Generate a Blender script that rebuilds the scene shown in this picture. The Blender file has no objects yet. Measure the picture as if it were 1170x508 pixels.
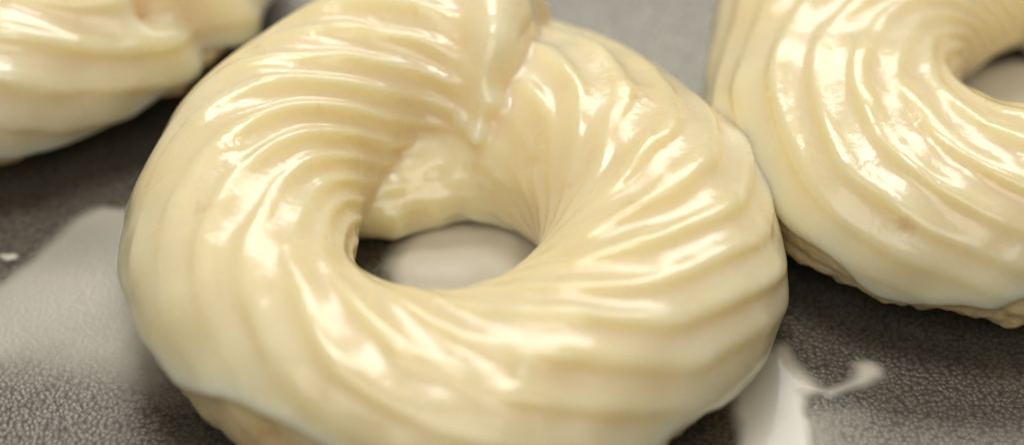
import bpy, math
import numpy as np
from mathutils import Vector, kdtree

S = 0.01                       # everything below is thought out in centimetres
PI = math.pi
R_ = math.radians
scene = bpy.context.scene
col = scene.collection

# ------------------------------------------------------------------ helpers
def _hash(ix, iy, iz, seed):
    n = (ix * 374761393 + iy * 668265263 + iz * 2147483647 + seed * 1274126177) & 0xFFFFFFFF
    n = ((n ^ (n >> 13)) * 1274126177) & 0xFFFFFFFF
    n = n ^ (n >> 16)
    return (n & 0xFFFF) / 65535.0 * 2 - 1

def vnoise(p, freq, seed=0):
    """smooth lattice noise in -1..1, p is (n,3)"""
    q = p * freq + 1000.0
    i = np.floor(q).astype(np.int64)
    f = q - i
    u = f * f * f * (f * (f * 6 - 15) + 10)
    r = 0
    for dx in (0, 1):
        for dy in (0, 1):
            for dz in (0, 1):
                w = (u[:, 0] if dx else 1 - u[:, 0]) * (u[:, 1] if dy else 1 - u[:, 1]) * (u[:, 2] if dz else 1 - u[:, 2])
                r = r + w * _hash(i[:, 0] + dx, i[:, 1] + dy, i[:, 2] + dz, seed)
    return r

def sstep(a, b, x):
    t = np.clip((x - a) / (b - a), 0, 1)
    return t * t * (3 - 2 * t)

def gauss(x, c, w):
    return np.exp(-((x - c) / w) ** 2)

def table(x, pts):
    """smooth interpolation through (x, y) points"""
    xs = np.array([p[0] for p in pts], float); ys = np.array([p[1] for p in pts], float)
    m = np.gradient(ys, xs)
    k = np.clip(np.searchsorted(xs, x) - 1, 0, len(xs) - 2)
    h = xs[k + 1] - xs[k]; t = np.clip((x - xs[k]) / h, 0, 1)
    return ((2*t**3 - 3*t**2 + 1) * ys[k] + (t**3 - 2*t**2 + t) * h * m[k]
            + (-2*t**3 + 3*t**2) * ys[k + 1] + (t**3 - t**2) * h * m[k + 1])

def tube_faces(nt, npsi, off=0):
    a = np.arange(nt - 1)[:, None] * npsi; b = np.arange(npsi)[None, :]; b2 = (b + 1) % npsi
    f = np.stack([a + b, a + npsi + b, a + npsi + b2, a + b2], -1).reshape(-1, 4) + off
    return f

def mesh_from(name, v, f, tris=None):
    me = bpy.data.meshes.new(name)
    nv, nf = len(v), len(f)
    nt = 0 if tris is None else len(tris)
    me.vertices.add(nv); me.vertices.foreach_set('co', np.ascontiguousarray(v, dtype=np.float32).ravel())
    loops = f.ravel() if nt == 0 else np.concatenate([f.ravel(), tris.ravel()])
    me.loops.add(len(loops)); me.loops.foreach_set('vertex_index', loops.astype(np.int32))
    starts = np.concatenate([np.arange(nf) * 4, nf * 4 + np.arange(nt) * 3]).astype(np.int32)
    me.polygons.add(nf + nt); me.polygons.foreach_set('loop_start', starts)
    me.update(calc_edges=True); me.validate()
    return me

def link(name, me, mat, parent=None, loc=(0, 0, 0)):
    o = bpy.data.objects.new(name, me); col.objects.link(o)
    o.location = loc
    if mat: o.data.materials.append(mat)
    if parent: o.parent = parent
    o.data.polygons.foreach_set('use_smooth', np.ones(len(o.data.polygons), dtype=bool))
    return o

def tag(o, label, cat, group=None):
    o['label'] = label; o['category'] = cat
    if group: o['group'] = group

def fuse(v, f, tris, voxel, smooth, melt=None):
    """voxel union of overlapping closed surfaces, then relaxed; all in cm, returns a mesh"""
    me = mesh_from('raw', v, f, tris)
    o = bpy.data.objects.new('raw', me); col.objects.link(o)
    m = o.modifiers.new('r', 'REMESH'); m.mode = 'VOXEL'; m.voxel_size = voxel; m.adaptivity = 0
    s = o.modifiers.new('s', 'SMOOTH'); s.factor = 0.5; s.iterations = smooth
    dg = bpy.context.evaluated_depsgraph_get()
    if melt:                                   # glaze runs together and rounds off along these spots (x, y, z, reach)
        s.show_viewport = s.show_render = False
        base = bpy.data.meshes.new_from_object(o.evaluated_get(dg))
        bpy.data.objects.remove(o)
        o = bpy.data.objects.new('raw', base); col.objects.link(o)
        c = np.empty(len(base.vertices) * 3, np.float32); base.vertices.foreach_get('co', c); c = c.reshape(-1, 3)
        wgt = np.zeros(len(c))
        for (mx, my, mz, mr) in melt:
            wgt = np.maximum(wgt, np.exp(-(((c - np.array((mx, my, mz))) ** 2).sum(1)) / mr ** 2))
        g = o.vertex_groups.new(name='melt')
        q = np.round(wgt, 1)
        for lv in np.unique(q):
            if lv > 0: g.add(np.nonzero(q == lv)[0].tolist(), float(lv), 'REPLACE')
        s = o.modifiers.new('s', 'SMOOTH'); s.factor = 0.5; s.iterations = smooth
        s2 = o.modifiers.new('m', 'SMOOTH'); s2.factor = 0.5; s2.iterations = 60; s2.vertex_group = 'melt'
        dg = bpy.context.evaluated_depsgraph_get()
    out = bpy.data.meshes.new_from_object(o.evaluated_get(dg))
    bpy.data.objects.remove(o)
    return out

def blob(c, r, dirn=None, stretch=1.0, n=24):
    """closed ellipsoid (verts, quads) stretched along dirn"""
    th = np.linspace(0.02, PI - 0.02, n); ph = np.linspace(0, 2 * PI, 2 * n, endpoint=False)
    T, P = np.meshgrid(th, ph, indexing='ij')
    v = np.stack([np.sin(T) * np.cos(P), np.sin(T) * np.sin(P), np.cos(T)], -1).reshape(-1, 3) * r
    d = np.array(dirn if dirn is not None else (0, 0, 1.), float); d /= np.linalg.norm(d)
    along = v @ d
    v = v + np.outer(along * (stretch - 1), d) + np.array(c)
    f = tube_faces(n, 2 * n)
    # end caps as triangle fans around first ring vertices
    m = 2 * n
    t1 = np.array([[0, k, k + 1] for k in range(1, m - 1)])
    o = (n - 1) * m
    t2 = np.array([[o, o + k + 1, o + k] for k in range(1, m - 1)])
    return v, f[:, ::-1], np.concatenate([t1, t2])[:, ::-1]

# ------------------------------------------------------------------ materials
def nodes_of(name):
    m = bpy.data.materials.new(name); m.use_nodes = True
    nt = m.node_tree
    return m, nt, nt.nodes['Principled BSDF']

def N(nt, kind, **kw):
    n = nt.nodes.new(kind)
    for k, v in kw.items():
        if k in n.inputs.keys() if isinstance(k, str) else False:
            n.inputs[k].default_value = v
        else:
            setattr(n, k, v)
    return n

def noise(nt, scale, detail=3, rough=0.5, vec=None):
    n = nt.nodes.new('ShaderNodeTexNoise')
    n.inputs['Scale'].default_value = scale; n.inputs['Detail'].default_value = detail
    n.inputs['Roughness'].default_value = rough
    if vec: nt.links.new(vec, n.inputs['Vector'])
    return n

def ramp(nt, src, stops):
    r = nt.nodes.new('ShaderNodeValToRGB')
    e = r.color_ramp.elements
    while len(e) < len(stops): e.new(0.5)
    for k, (p, c) in enumerate(stops):
        e[k].position = p; e[k].color = (*c, 1) if len(c) == 3 else c
    nt.links.new(src, r.inputs[0])
    return r

def mixc(nt, fac, a, b, mode='MIX'):
    m = nt.nodes.new('ShaderNodeMix'); m.data_type = 'RGBA'; m.blend_type = mode
    for sock, v in ((m.inputs[0], fac), (m.inputs[6], a), (m.inputs[7], b)):
        if hasattr(v, 'is_linked'): nt.links.new(v, sock)
        else: sock.default_value = v if not isinstance(v, tuple) else (*v, 1)
    return m.outputs[2]

def make_glaze():
    m, nt, p = nodes_of('sugar_glaze')
    co = nt.nodes.new('ShaderNodeTexCoord').outputs['Object']
    at = nt.nodes.new('ShaderNodeAttribute'); at.attribute_name = 'coat_thickness'
    # thin coat lets the yellow dough through, thick coat is milky
    r = ramp(nt, at.outputs['Fac'], [(0.0, GL_THIN), (0.45, GL_MID), (1.0, GL_THICK)])
    n1 = noise(nt, 55, 3, 0.55, co)
    f1 = ramp(nt, n1.outputs['Fac'], [(0.38, (0, 0, 0)), (0.68, (1, 1, 1))])
    c = mixc(nt, 0.5, r.outputs[0], mixc(nt, f1.outputs[0], GL_THIN, GL_MID))
    # a few toasted freckles
    n2 = noise(nt, 140, 4, 0.6, co)
    f2 = ramp(nt, n2.outputs['Fac'], [(0.66, (0, 0, 0)), (0.78, (0.45, 0.45, 0.45))])
    c = mixc(nt, f2.outputs[0], c, (0.62, 0.42, 0.17))
    nt.links.new(c, p.inputs['Base Color'])
    p.inputs['Roughness'].default_value = 0.3
    n3 = noise(nt, 90, 2, 0.5, co)
    rr = ramp(nt, n3.outputs['Fac'], [(0.3, (0.20,)*3), (0.7, (0.34,)*3)])
    nt.links.new(rr.outputs[0], p.inputs['Roughness'])
    p.inputs['Specular IOR Level'].default_value = 0.5
    p.inputs['Subsurface Weight'].default_value = 1.0
    p.inputs['Subsurface Radius'].default_value = (1.0, 0.77, 0.36)
    p.inputs['Subsurface Scale'].default_value = 0.008
    p.inputs['Coat Weight'].default_value = 0.55
    p.inputs['Coat Roughness'].default_value = 0.11
    p.inputs['Coat IOR'].default_value = 1.45
    b1 = noise(nt, 260, 3, 0.55, co); b2 = noise(nt, 900, 2, 0.5, co)
    add = nt.nodes.new('ShaderNodeMath'); add.operation = 'MULTIPLY_ADD'
    nt.links.new(b2.outputs['Fac'], add.inputs[0]); add.inputs[1].default_value = 0.40
    nt.links.new(b1.outputs['Fac'], add.inputs[2])
    bp = nt.nodes.new('ShaderNodeBump'); bp.inputs['Strength'].default_value = 0.2
    bp.inputs['Distance'].default_value = 0.0006
    nt.links.new(add.outputs[0], bp.inputs['Height'])
    nt.links.new(bp.outputs[0], p.inputs['Normal']); nt.links.new(bp.outputs[0], p.inputs['Coat Normal'])
    return m

def make_dough():
    m, nt, p = nodes_of('fried_dough')
    co = nt.nodes.new('ShaderNodeTexCoord').outputs['Object']
    n1 = noise(nt, 120, 5, 0.6, co)
    r = ramp(nt, n1.outputs['Fac'], [(0.3, (0.60, 0.41, 0.18)), (0.5, (0.76, 0.60, 0.31)), (0.72, (0.82, 0.69, 0.42))])
    nt.links.new(r.outputs[0], p.inputs['Base Color'])
    p.inputs['Roughness'].default_value = 0.42
    p.inputs['Subsurface Weight'].default_value = 0.4
    p.inputs['Subsurface Radius'].default_value = (1.0, 0.7, 0.4)
    p.inputs['Subsurface Scale'].default_value = 0.002
    b = noise(nt, 500, 5, 0.6, co)
    bp = nt.nodes.new('ShaderNodeBump'); bp.inputs['Strength'].default_value = 0.7
    bp.inputs['Distance'].default_value = 0.0008
    nt.links.new(b.outputs['Fac'], bp.inputs['Height']); nt.links.new(bp.outputs[0], p.inputs['Normal'])
    return m

def make_puddle(thin=False):
    m, nt, p = nodes_of('thin_glaze_film' if thin else 'runny_glaze')
    p.inputs['Base Color'].default_value = (0.72, 0.68, 0.57, 1)
    p.inputs['Roughness'].default_value = 0.36
    p.inputs['Subsurface Weight'].default_value = 0.5
    p.inputs['Subsurface Radius'].default_value = (1, 0.9, 0.75)
    p.inputs['Subsurface Scale'].default_value = 0.0015
    p.inputs['Coat Weight'].default_value = 0.5
    p.inputs['Coat Roughness'].default_value = 0.08
    at = nt.nodes.new('ShaderNodeAttribute'); at.attribute_name = 'film'
    nt.links.new(at.outputs['Fac'], p.inputs['Alpha'])      # the film of glaze is see-through where it runs thin
    if thin:                                                # it sags into the pebbled coating under it
        co = nt.nodes.new('ShaderNodeTexCoord').outputs['Object']
        v = nt.nodes.new('ShaderNodeTexVoronoi'); v.feature = 'SMOOTH_F1'; v.inputs['Scale'].default_value = TRAY_CELL
        nt.links.new(co, v.inputs['Vector'])
        bp = nt.nodes.new('ShaderNodeBump'); bp.invert = True; bp.inputs['Strength'].default_value = 0.3; bp.inputs['Distance'].default_value = 0.0005
        nt.links.new(v.outputs['Distance'], bp.inputs['Height'])
        nt.links.new(bp.outputs[0], p.inputs['Normal']); nt.links.new(bp.outputs[0], p.inputs['Coat Normal'])
        p.inputs['Roughness'].default_value = 0.42; p.inputs['Coat Weight'].default_value = 0.15
    return m

def make_tray():
    m, nt, p = nodes_of('pebbled_nonstick_coating')
    co = nt.nodes.new('ShaderNodeTexCoord').outputs['Object']
    w = noise(nt, 420, 2, 0.5, co)
    vm = nt.nodes.new('ShaderNodeVectorMath'); vm.operation = 'MULTIPLY_ADD'
    nt.links.new(w.outputs['Color'], vm.inputs[0]); vm.inputs[1].default_value = (0.0007,)*3
    nt.links.new(co, vm.inputs[2])
    v = nt.nodes.new('ShaderNodeTexVoronoi'); v.feature = 'SMOOTH_F1'; v.inputs['Scale'].default_value = TRAY_CELL
    v.inputs['Smoothness'].default_value = 0.45
    nt.links.new(vm.outputs[0], v.inputs['Vector'])
    fine = noise(nt, 1500, 3, 0.6, co)
    big = noise(nt, 25, 3, 0.5, co)
    h = nt.nodes.new('ShaderNodeMath'); h.operation = 'MULTIPLY_ADD'
    nt.links.new(fine.outputs['Fac'], h.inputs[0]); h.inputs[1].default_value = 0.405
    inv = nt.nodes.new('ShaderNodeMath'); inv.operation = 'SUBTRACT'; inv.inputs[0].default_value = 1
    nt.links.new(v.outputs['Distance'], inv.inputs[1]); nt.links.new(inv.outputs[0], h.inputs[2])
    bp = nt.nodes.new('ShaderNodeBump'); bp.inputs['Strength'].default_value = TRAY_BUMP
    bp.inputs['Distance'].default_value = 0.0005
    nt.links.new(h.outputs[0], bp.inputs['Height']); nt.links.new(bp.outputs[0], p.inputs['Normal'])
    c = ramp(nt, v.outputs['Distance'], [(0.15, TRAY_HI), (0.75, TRAY_LO)])
    c2 = ramp(nt, big.outputs['Fac'], [(0.3, (0.9,)*3), (0.7, (1.08,)*3)])
    nt.links.new(mixc(nt, 1.0, c.outputs[0], c2.outputs[0], 'MULTIPLY'), p.inputs['Base Color'])
    p.inputs['Metallic'].default_value = 0.75
    p.inputs['Roughness'].default_value = TRAY_ROUGH
    return m

GL_THIN = (0.90, 0.725, 0.38); GL_MID = (0.915, 0.79, 0.505); GL_THICK = (0.925, 0.83, 0.63)
TRAY_CELL = 1650; TRAY_BUMP = 0.15; TRAY_HI = (0.22, 0.207, 0.172); TRAY_LO = (0.10, 0.094, 0.078); TRAY_ROUGH = 0.38
GLAZE, DOUGH, PUDDLE, FILM, TRAY = make_glaze(), make_dough(), make_puddle(), make_puddle(True), make_tray()

# ------------------------------------------------------------------ a cruller
def cruller(spec):
    """piped ring that starts under its own end; parts: dough, glaze_coat"""
    seam = spec['seam']; q = spec.get('q', 1.0); seed = spec['seed']
    nt, npsi = int(1500 * q), int(420 * q)
    over = spec.get('over', 24)
    deg = np.linspace(seam, seam + 360 + over, nt)          # along the ring, degrees, ccw from above
    rel = deg - seam
    psi = np.linspace(-PI, PI, npsi, endpoint=False)        # round the tube: 0 outside, 90 top
    D, P = np.meshgrid(deg, psi, indexing='ij'); REL = D - seam
    T = np.radians(D)
    Rr = table(REL, spec['R']); A = table(REL, spec['a']); H = table(REL, spec['h'])
    # blunt rounded end A, tapered tail B
    arc = np.radians(REL) * 2.85
    eA = np.clip(arc / spec.get('endA', 0.6), 0, 1); sA = np.sqrt(np.clip(1 - (1 - eA) ** 2, 0, 1))
    arcB = np.radians(360 + over - REL) * 2.85
    eB = np.clip(arcB / 1.2, 0, 1); sB = np.sqrt(np.clip(1 - (1 - eB) ** 2, 0, 1))
    sc = np.maximum(sA * sB, 0.004)
    lift = table(REL, spec['lift'])
    base = np.stack([np.cos(T), np.sin(T), T * 0], -1).reshape(-1, 3)
    wob = vnoise(base * 1.0, 1.3, seed).reshape(D.shape)
    # cross-section: round top, flatter foot
    cP, sP = np.cos(P), np.sin(P)
    low = sP < 0
    cx = np.sign(cP) * np.abs(cP) ** np.where(low, 0.72, 0.94)
    cz = np.sign(sP) * np.abs(sP) ** np.where(low, 0.80, 1.0)
    zc = 1.02 + lift
    Hd = np.where(low, np.minimum(zc, 1.02) * 1.0, H)
    rad = Rr + A * cx * sc
    z = zc + Hd * cz * sc
    pos = np.stack([rad * np.cos(T), rad * np.sin(T), z], -1)
    flat = pos.reshape(-1, 3)
    # surface normals of the plain tube
    nx = cx / A; nz = cz / Hd
    ln = np.sqrt(nx ** 2 + nz ** 2) + 1e-6; nx, nz = nx / ln, nz / ln
    axial = np.zeros_like(nx)
    capA = (1 - eA) * 1.0
    nrm = np.stack([nx * np.cos(T), nx * np.sin(T), nz], -1) * np.sqrt(np.clip(1 - capA[..., None] ** 2, 0, 1))
    tang = np.stack([np.sin(T), -np.cos(T), T * 0], -1)
    nrm = nrm + tang * capA[..., None]
    # star-nozzle ridges winding round the tube
    n = spec.get('n', 16)
    twc = table(rel, spec.get('twt', [(0, 1.45), (444, 1.45)]))
    turn = np.concatenate([[0], np.cumsum((twc[1:] + twc[:-1]) / 2 * np.radians(np.diff(deg)))])[:, None] + T * 0
    warp = 0.55 * vnoise(flat, 0.55, seed + 3).reshape(D.shape) + 0.25 * vnoise(flat, 1.4, seed + 4).reshape(D.shape)
    PP = P - 0.26 * np.sin(P) + 0.10 * np.sin(2 * P)
    ph = n * (PP + turn) + warp * 2.2 + spec.get('phase', 0)
    s = np.sin(ph + 0.38 * np.sin(ph))
    ridge = np.sign(s) * np.abs(s) ** 0.85
    fade = sstep(spec.get('f0', 8), spec.get('f1', 24), REL)
    fade = fade * (0.3 + 0.7 * sstep(-0.5, 1.2, P)) * (1 - spec.get('calm', 0) * sstep(1.25, 0.75, P) * sstep(30, 70, REL) * sstep(215, 165, REL)) * (1 - 0.55 * sstep(1.6, 2.4, P) * sstep(60, 130, REL)) * (1 - 0.5 * sstep(1.8, 2.3, P) * sstep(280, 330, REL))
    ampn = np.clip(0.85 + 0.38 * vnoise(flat, 0.6, seed + 7).reshape(D.shape) + 0.35 * vnoise(flat, 1.5, seed + 8).reshape(D.shape), 0.25, 1.5)
    amp = spec.get('amp', 0.055) * fade * ampn * table(REL, spec.get('ampt', [(0, 1), (400, 1)]))
    lump = 0.09 * vnoise(flat, 0.7, seed + 9).reshape(D.shape) + 0.03 * vnoise(flat, 2.0, seed + 10).reshape(D.shape)
    crag = (0.05 * vnoise(flat, 3.2, seed + 12) + 0.035 * vnoise(flat, 7.5, seed + 13)) * spec.get('crag', 1.0)
    inner = (0.10 * vnoise(flat, 1.5, seed + 15) + 0.05 * vnoise(flat, 3.5, seed + 16)).reshape(D.shape) * sstep(1.8, 2.4, np.where(P < -1.5, P + 2 * PI, P)) * sstep(335, 360, REL)
    lump = lump + inner
    crag = crag.reshape(D.shape) * sstep(0.1, -0.5, P) * np.where(P < -2.6, 0, 1)
    foot = np.clip(sc * 3, 0, 1)
    deep = 0
    for (x0, y0, x1, y1, cw, cd) in spec.get('creases', []):
        vx, vy = x1 - x0, y1 - y0
        tt_ = np.clip(((pos[..., 0] - x0) * vx + (pos[..., 1] - y0) * vy) / (vx * vx + vy * vy), 0, 1)
        sx_, sy_ = pos[..., 0] - x0 - vx * tt_, pos[..., 1] - y0 - vy * tt_
        dd_ = np.hypot(sx_, sy_); side = (sy_ > 0)
        deep = deep + np.where(z > 1.0, 0.10 * np.exp(-(dd_ / (cw * 1.8)) ** 2), 0)
        lump = lump + np.where(z > 1.0, -cd * np.exp(-(dd_ / cw) ** 2) + np.where(side, 0.8, 0.2) * cd * np.exp(-((dd_ - 2.6 * cw) / (1.6 * cw)) ** 2), 0)
    d_dough = (amp * 1.25 * ridge + lump + crag) * foot - 0.02 - deep
    # glaze coat
    edge_out = R_(spec.get('edge', -24)) + spec.get('ragged', 1.0) * 0.30 * vnoise(base * 2.85, 0.7, seed + 20).reshape(D.shape) + 0.10 * vnoise(base * 2.85, 2.2, seed + 21).reshape(D.shape)
    edge_out = edge_out + np.radians(table(REL, spec.get('edget', [(0, 0), (400, 0)])))
    P2 = np.where(P < -PI * 0.6, P + 2 * PI, P)
    edge_in = PI + 0.75 + 0.25 * vnoise(base * 2.85, 0.9, seed + 22).reshape(D.shape)
    m_out = P2 - edge_out; m_in = edge_in - P2
    mm = np.minimum(m_out, m_in)
    cover = sstep(-0.02, 0.07, mm)
    lip = gauss(mm, 0.10, 0.10) * 0.035
    sheet = 0.075 + 0.03 * vnoise(flat, 1.1, seed + 30).reshape(D.shape)
    droop = 0.04 * sstep(0.9, 0.1, P) * sstep(-0.5, 0.1, P)
    fillv = 0.5 * np.clip(-ridge, 0, 1) * amp
    d_gl = (amp * 0.98 * ridge + fillv + lump) * foot + sheet + lip + droop
    for (bx, by, bz, br, bh) in spec.get('bumps', []):
        g = bh * np.exp(-(((pos - np.array((bx, by, bz))) ** 2).sum(-1) / (br * 1.3) ** 2))
        d_gl = d_gl + g * foot
    thick = d_gl - d_dough
    d_gl = np.where(cover > 0, d_dough * (1 - cover) + d_gl * cover - 0.16 * (1 - cover), d_dough - 0.16)
    def place(d, minz):
        v = (pos + nrm * d[..., None]).reshape(-1, 3)
        v[:, 2] = np.maximum(v[:, 2], minz + 0.02 * vnoise(v, 3.0, 5))
        return v
    f = tube_faces(nt, npsi)
    fan1 = np.array([[0, k, k + 1] for k in range(1, npsi - 1)])
    o = (nt - 1) * npsi
    fan2 = np.array([[o, o + k + 1, o + k] for k in range(1, npsi - 1)])
    tris = np.concatenate([fan1, fan2])
    def with_blobs(v, grow):
        vs, fs, ts, off = [v], [f], [tris], len(v)
        for (c, r, dn, st) in spec.get('blobs', []):
            bv, bf, bt = blob(c, r + grow, dn, st)
            vs.append(bv); fs.append(bf + off); ts.append(bt + off); off += len(bv)
        return np.concatenate(vs), np.concatenate(fs), np.concatenate(ts)
    vd, fd, td = with_blobs(place(d_dough, 0.03), -0.05)
    vg, fg, tg = with_blobs(place(d_gl, 0.10), 0.0)
    vox = spec.get('voxel', 0.028)
    root = bpy.data.objects.new('glazed_cruller', None); col.objects.link(root)
    root.empty_display_size = 0.01
    root.location = (spec['at'][0] * S, spec['at'][1] * S, 0)
    tag(root, spec['label'], 'cruller', 'glazed crullers cooling on the tray')
    md = fuse(vd, fd, td, vox * 1.5, 2)
    mg = fuse(vg, fg, tg, vox, spec.get('smooth', 5), spec.get('melt'))
    # coat thickness carried over to the fused skin
    vt = place(d_gl, 0.10)[::3]; tt = thick.reshape(-1)[::3]
    kd = kdtree.KDTree(len(vt))
    for i in range(len(vt)): kd.insert(vt[i], i)
    kd.balance()
    co = np.empty(len(mg.vertices) * 3, np.float32); mg.vertices.foreach_get('co', co); co = co.reshape(-1, 3)
    idx = np.fromiter((kd.find(Vector(c))[1] for c in co), dtype=np.int64, count=len(co))
    val = np.clip((tt[idx] - 0.02) / 0.17, 0, 1)
    for (c, r, dn, st) in spec.get('blobs', []):
        dist = np.linalg.norm(co - np.array(c), axis=1)
        val = np.maximum(val, 0.85 * sstep(r * 1.5, r * 0.8, dist))
    at = mg.attributes.new('coat_thickness', 'FLOAT', 'POINT'); at.data.foreach_set('value', val.astype(np.float32))
    for me in (md, mg):
        c = np.empty(len(me.vertices) * 3, np.float32); me.vertices.foreach_get('co', c)
        me.vertices.foreach_set('co', c * S); me.update()
    link('dough', md, DOUGH, root); link('glaze_coat', mg, GLAZE, root)
    return root

MAIN = dict(at=(0, 0), seam=70, seed=11, over=88, endA=0.42, calm=0.75, warpfine=0.5, edge=-18, edget=[(0, 0), (98, 6), (118, 27), (150, 36), (172, 26), (200, 0), (230, 0), (250, 10), (275, 4), (446, 0)],
    n=18, ampt=[(0, 1.7), (60, 1.5), (110, 1.1), (200, 1.0), (286, 0.95), (345, 1.15), (446, 0.9)],
    label='large whole glazed cruller in the middle, with open hole and raised seam peak',
    R=[(0, 2.92), (15, 2.98), (32, 3.1), (60, 3.0), (106, 2.9), (150, 2.95), (196, 2.98), (240, 2.85), (286, 2.76), (331, 2.54), (360, 2.62), (400, 2.68), (444, 2.7)],
    a=[(0, 1.6), (15, 1.5), (32, 1.33), (60, 1.38), (106, 1.40), (150, 1.36), (196, 1.42), (240, 1.5), (286, 1.54), (331, 1.46), (360, 1.55), (400, 1.68), (444, 1.5)],
    h=[(0, 1.35), (60, 1.4), (106, 1.3), (196, 1.3), (286, 1.3), (331, 1.2), (360, 1.0), (400, 0.55), (444, 0.3)],
    lift=[(0, 0.22), (30, 0.18), (60, 0.06), (106, 0), (286, 0), (331, 0.0), (360, -0.05), (385, -0.2), (446, -0.5)],
    f0=13, f1=30, twt=[(0, 0.0), (18, 0.1), (45, 1.2), (70, 1.5), (110, 0.95), (180, 0.95), (250, 1.1), (300, 0.95), (340, 0.7), (446, 0.7)],
    bumps=[(0.62, 3.6, 2.5, 0.30, 0.16), (0.52, 3.0, 2.5, 0.30, 0.16), (0.60, 2.3, 2.35, 0.28, 0.15), (0.52, 1.72, 1.9, 0.15, 0.22), (0.30, 1.45, 1.6, 0.12, 0.24),
           (-0.02, 1.52, 1.72, 0.11, 0.20), (-0.32, 1.60, 1.78, 0.09, 0.12), (0.78, 3.9, 2.3, 0.16, 0.22), (0.80, 3.0, 2.25, 0.10, 0.10), (0.1, 2.2, 2.5, 0.16, -0.05), (2.4, 1.6, 2.2, 0.12, 0.03),
           (-2.9, 0.1, 2.4, 0.07, 0.05), (0.9, -3.4, 2.2, 0.09, 0.045), (1.2, -3.9, 2.0, 0.10, 0.03), (1.05, 0.75, 1.7, 0.08, -0.05)],
    melt=[(0.8, 3.0, 2.3, 0.40), (0.8, 2.4, 2.2, 0.40), (0.8, 2.0, 2.2, 0.3), (0.62, 1.5, 1.5, 0.22), (0.1, 2.2, 2.4, 0.35)])
RIGHT = dict(at=(8.0, 3.3), seam=70, seed=47, q=0.85, voxel=0.034, smooth=4, phase=1.0, edge=-16, crag=1.7, ragged=1.5,
    edget=[(0, 0), (115, 0), (132, 22), (150, 26), (170, 10), (190, 4), (205, 16), (230, 0), (386, 0)],
    label='glazed cruller at the right edge, ragged dough showing under its front rim',
    twt=[(0, 1.3), (70, 1.2), (110, 0.75), (200, 0.7), (386, 0.9)], n=21, amp=0.052,
    R=[(0, 2.65), (70, 2.6), (110, 2.66), (140, 2.92), (165, 2.98), (200, 2.8), (386, 2.7)], a=[(0, 1.6), (30, 1.75), (70, 1.75), (110, 1.72), (140, 1.78), (165, 1.7), (200, 1.52), (386, 1.4)],
    h=[(0, 1.3), (200, 1.3), (386, 1.0)], lift=[(0, 0.25), (40, 0.05), (300, 0), (386, -0.2)])
LEFT = dict(at=(-7.85, 6.05), seam=150, seed=83, q=0.85, voxel=0.034, smooth=4, phase=2.0, edge=-5, amp=0.085, twt=[(0, 1.2), (384, 1.0)], edget=[(0, 0), (150, 0), (175, -14), (240, -22), (384, 0)], crag=1.4, ragged=1.4,
    label='glazed cruller in the upper left corner, milky glaze over its front',
    R=[(0, 2.7), (120, 2.75), (150, 2.72), (180, 3.05), (210, 3.3), (240, 3.3), (270, 3.0), (384, 2.7)], a=[(0, 1.5), (120, 1.6), (150, 1.6), (180, 1.8), (210, 1.85), (240, 1.8), (384, 1.3)],
    h=[(0, 1.3), (150, 1.25), (190, 1.35), (240, 1.35), (384, 1.0)], lift=[(0, 0.25), (40, 0.05), (360, 0), (384, -0.2)],
    creases=[(2.4, -2.0, 3.5, -2.45, 0.14, 0.16), (3.5, -2.45, 5.2, -2.2, 0.17, 0.24)],
    bumps=[(1.7, -3.6, 1.6, 0.55, 0.22)])
for sp in (MAIN, RIGHT, LEFT): cruller(sp)

# ------------------------------------------------------------------ tray and spilled glaze
def tray():
    import bmesh
    bm = bmesh.new()
    bmesh.ops.create_grid(bm, x_segments=2, y_segments=2, size=0.34)
    me = bpy.data.meshes.new('tray'); bm.to_mesh(me); bm.free()
    o = link('baking_tray_surface', me, TRAY, None, (0.02, 0.06, 0)); o['kind'] = 'structure'
    return o
tray()

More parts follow.
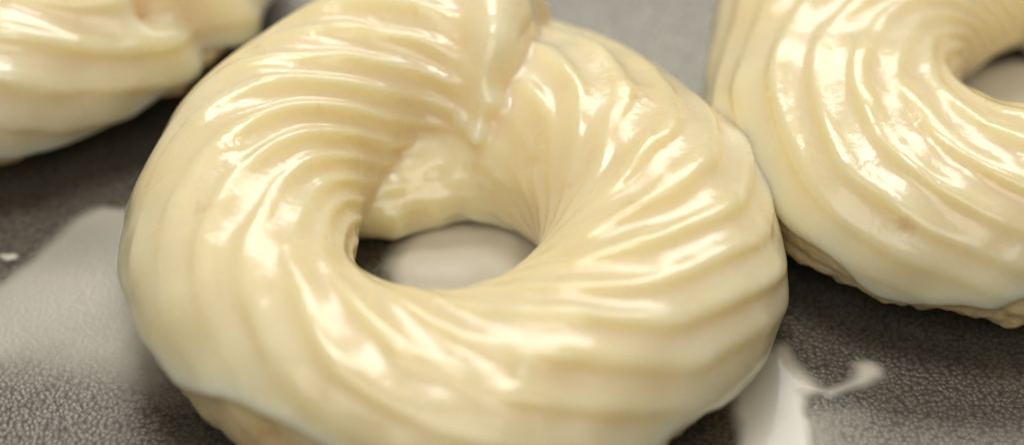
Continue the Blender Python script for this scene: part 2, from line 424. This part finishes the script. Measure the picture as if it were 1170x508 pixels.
def puddle(name, segs, label, cat, top=0.07, soft=0.30, seed=1, n=260, film=1.0, wave=0.006):
    """mound of runny glaze: union of capsules (x0,y0,r0,x1,y1,r1) as a height sheet with a rounded rim"""
    pts = np.array(segs, float)
    x0 = (np.minimum(pts[:, 0] - pts[:, 2], pts[:, 3] - pts[:, 5])).min() - 0.3; x1 = (np.maximum(pts[:, 0] + pts[:, 2], pts[:, 3] + pts[:, 5])).max() + 0.3
    y0 = (np.minimum(pts[:, 1] - pts[:, 2], pts[:, 4] - pts[:, 5])).min() - 0.3; y1 = (np.maximum(pts[:, 1] + pts[:, 2], pts[:, 4] + pts[:, 5])).max() + 0.3
    X, Y = np.meshgrid(np.linspace(x0, x1, n), np.linspace(y0, y1, n), indexing='ij')
    d = np.full(X.shape, 1e9)
    k = 0.06
    acc = 0
    for (ax, ay, ar, bx, by, br) in segs:
        vx, vy = bx - ax, by - ay
        t = np.clip(((X - ax) * vx + (Y - ay) * vy) / max(vx * vx + vy * vy, 1e-6), 0, 1)
        dd = np.hypot(X - ax - vx * t, Y - ay - vy * t) - (ar + (br - ar) * t)
        acc = acc + np.exp(-dd / k)
    d = -k * np.log(acc)
    p3 = np.stack([X, Y, X * 0], -1).reshape(-1, 3)
    d = d + (0.05 * vnoise(p3, 1.6, seed) + 0.02 * vnoise(p3, 5, seed + 1)).reshape(X.shape)
    inn = np.clip(-d / soft, 0, 1)
    hgt = top * np.sqrt(1 - (1 - inn) ** 2) + wave * vnoise(p3, 1.6, seed + 2).reshape(X.shape) * inn
    keep = d < 0
    idx = -np.ones(X.shape, int); 
    use = keep.copy()
    cells = keep[:-1, :-1] & keep[1:, :-1] & keep[1:, 1:] & keep[:-1, 1:]
    used = np.zeros(X.shape, bool)
    for a, b in ((0, 0), (1, 0), (1, 1), (0, 1)):
        used[a:n - 1 + a, b:n - 1 + b] |= cells
    idx[used] = np.arange(used.sum())
    Z = 0.004 + hgt
    cx, cy = segs[0][0], segs[0][1]
    v = np.stack([X[used] - cx, Y[used] - cy, Z[used]], -1) * S
    I, J = np.nonzero(cells)
    f = np.stack([idx[I, J], idx[I + 1, J], idx[I + 1, J + 1], idx[I, J + 1]], -1)
    me = mesh_from(name, v, f)
    at = me.attributes.new('film', 'FLOAT', 'POINT')
    al = np.clip(sstep(0, 1, np.clip(-d[used] / (soft * 0.8), 0, 1)) * film, 0, 1)
    at.data.foreach_set('value', al.astype(np.float32))
    o = link(name, me, PUDDLE, None, (cx * S, cy * S, 0))
    tag(o, label, cat)
    return o
puddle('glaze_puddle', [(0.05, 0.35, 1.15, 0.35, 0.3, 1.2)], 'white glaze pooled on the tray inside the hole of the middle cruller', 'puddle', top=0.10, soft=0.5, seed=3, wave=0.07)
puddle('glaze_puddle', [(8.0, 3.4, 1.3, 8.3, 3.5, 1.3)], 'pale glaze sheet added to brighten the hole of the right hand cruller', 'puddle', top=0.10, soft=0.4, seed=33, n=120)  # added pale sheet that brightens the dark hole, over bare tray
puddle('glaze_puddle', [(4.1, -1.6, 0.6, 4.15, -3.6, 0.6), (4.3, -1.5, 0.32, 4.35, -1.1, 0.22), (4.5, -1.75, 0.34, 4.95, -1.87, 0.15), (4.95, -1.87, 0.18, 5.40, -1.64, 0.20), (5.36, -1.66, 0.2, 5.48, -1.5, 0.32)],
       'white glaze spill with a curled tail beside the front right of the middle cruller', 'puddle', top=0.06, soft=0.32, seed=9, film=0.95)
puddle('glaze_drip', [(-6.2, 0.62, 0.07, -6.12, 0.64, 0.09), (-6.3, 0.66, 0.05, -6.2, 0.63, 0.05)], 'tiny pale glaze drip on the bare tray at the left edge', 'drip', top=0.04, soft=0.08, seed=21, n=60)

def film(name, edges, box, label, cat, strength=0.5, seed=5, n=220):
    """very thin skin of glaze wiped over the tray; edges are (x, y, nx, ny, fade): it thins out across each"""
    X, Y = np.meshgrid(np.linspace(box[0], box[2], n), np.linspace(box[1], box[3], n), indexing='ij')
    p3 = np.stack([X, Y, X * 0], -1).reshape(-1, 3)
    wv = (0.10 * vnoise(p3, 0.9, seed) + 0.035 * vnoise(p3, 3.0, seed + 1)).reshape(X.shape)
    al = np.ones(X.shape)
    for (ex, ey, nx, ny, fd) in edges:
        l = math.hypot(nx, ny); dd = ((X - ex) * nx + (Y - ey) * ny) / l + wv * (1 if fd < 0.4 else 3)
        al = al * sstep(0, fd, dd)
    al = al * strength * (1 + 0.15 * vnoise(p3, 1.2, seed + 2).reshape(X.shape))
    cx, cy = (box[0] + box[2]) / 2, (box[1] + box[3]) / 2
    v = np.stack([X - cx, Y - cy, 0.006 + 0.012 * np.clip(al, 0, 1)], -1).reshape(-1, 3) * S
    I, J = np.meshgrid(np.arange(n - 1), np.arange(n - 1), indexing='ij'); I = I.ravel(); J = J.ravel()
    f = np.stack([I * n + J, (I + 1) * n + J, (I + 1) * n + J + 1, I * n + J + 1], -1)
    f = f[al.ravel()[f].max(1) > 0.002]
    us = np.unique(f); mp = np.zeros(n * n, int); mp[us] = np.arange(len(us))
    me = mesh_from(name, v[us], mp[f])
    at = me.attributes.new('film', 'FLOAT', 'POINT'); at.data.foreach_set('value', np.clip(al.ravel()[us], 0, 1).astype(np.float32))
    o = link(name, me, FILM, None, (cx * S, cy * S, 0)); tag(o, label, cat)
    return o
film('glaze_film', [(-5.2, 1.68, 0.80, -0.60, 0.26), (-4.6, 1.72, -0.05, -1, 0.2), (-5, -2.2, 0.0, 1, 1.5)], (-9, -2.2, -3.4, 2.2),  # first edge puts the left cruller's shadow edge into the film's outline
     'thin pale film of glaze over the tray left of the middle cruller', 'glaze film', strength=0.62)
film('glaze_film', [(4.6, -2.15, 0.1, -1, 0.2), (5.35, -2.3, -1, 0.25, 0.7), (4.4, -2.4, 1, 0, 0.2), (4.8, -3.9, 0, 1, 0.6)], (4.3, -4.0, 5.9, -2.0),
     'small thin smear of glaze on the tray below the curled tail of the spill', 'glaze film', strength=0.4, seed=15, n=90)

# ------------------------------------------------------------------ light
def area(name, loc, target, sx, sy, power, colr=(1, 1, 1)):
    l = bpy.data.lights.new(name, 'AREA'); l.shape = 'RECTANGLE'; l.size = sx; l.size_y = sy
    l.energy = power; l.color = colr
    o = bpy.data.objects.new(name, l); col.objects.link(o)
    o.location = loc
    o.rotation_euler = (Vector(target) - Vector(loc)).to_track_quat('-Z', 'Y').to_euler()
    return o
def sph(el, az, d):          # az 90 = straight behind the crullers
    return (d * math.cos(R_(el)) * math.cos(R_(az)), d * math.cos(R_(el)) * math.sin(R_(az)), d * math.sin(R_(el)))
area('window_light', sph(41, 80, 1.2), (0, 0, 0), 0.85, 0.40, 6.6, (1.0, 0.98, 0.95))
area('ceiling_light', sph(74, 105, 1.0), (0, 0, 0), 0.32, 0.24, 2.9, (1.0, 0.97, 0.92))
area('room_bounce', sph(58, -105, 1.3), (0, 0, 0), 1.1, 0.8, 7.2, (1.0, 0.96, 0.90))
w = bpy.data.worlds.new('World'); scene.world = w; w.use_nodes = True
w.node_tree.nodes['Background'].inputs[0].default_value = (1.0, 0.95, 0.88, 1)
w.node_tree.nodes['Background'].inputs[1].default_value = 0.17

# ------------------------------------------------------------------ camera
cam = bpy.data.cameras.new('camera'); co_ = bpy.data.objects.new('camera', cam); col.objects.link(co_)
tgt = Vector((0.76, 0.18, 1.15)) * S; dist = 0.35; pitch = R_(45)
co_.location = tgt + Vector((0, -math.cos(pitch), math.sin(pitch))) * dist
co_.rotation_euler = (tgt - co_.location).to_track_quat('-Z', 'Y').to_euler()
cam.sensor_width = 36; cam.lens = 92; cam.clip_start = 0.01; cam.clip_end = 20
cam.dof.use_dof = True; cam.dof.focus_distance = 0.345; cam.dof.aperture_fstop = 6.3
scene.camera = co_
scene.view_settings.view_transform = 'Standard'; scene.view_settings.look = 'None'
scene.view_settings.exposure = -0.08; scene.view_settings.gamma = 1
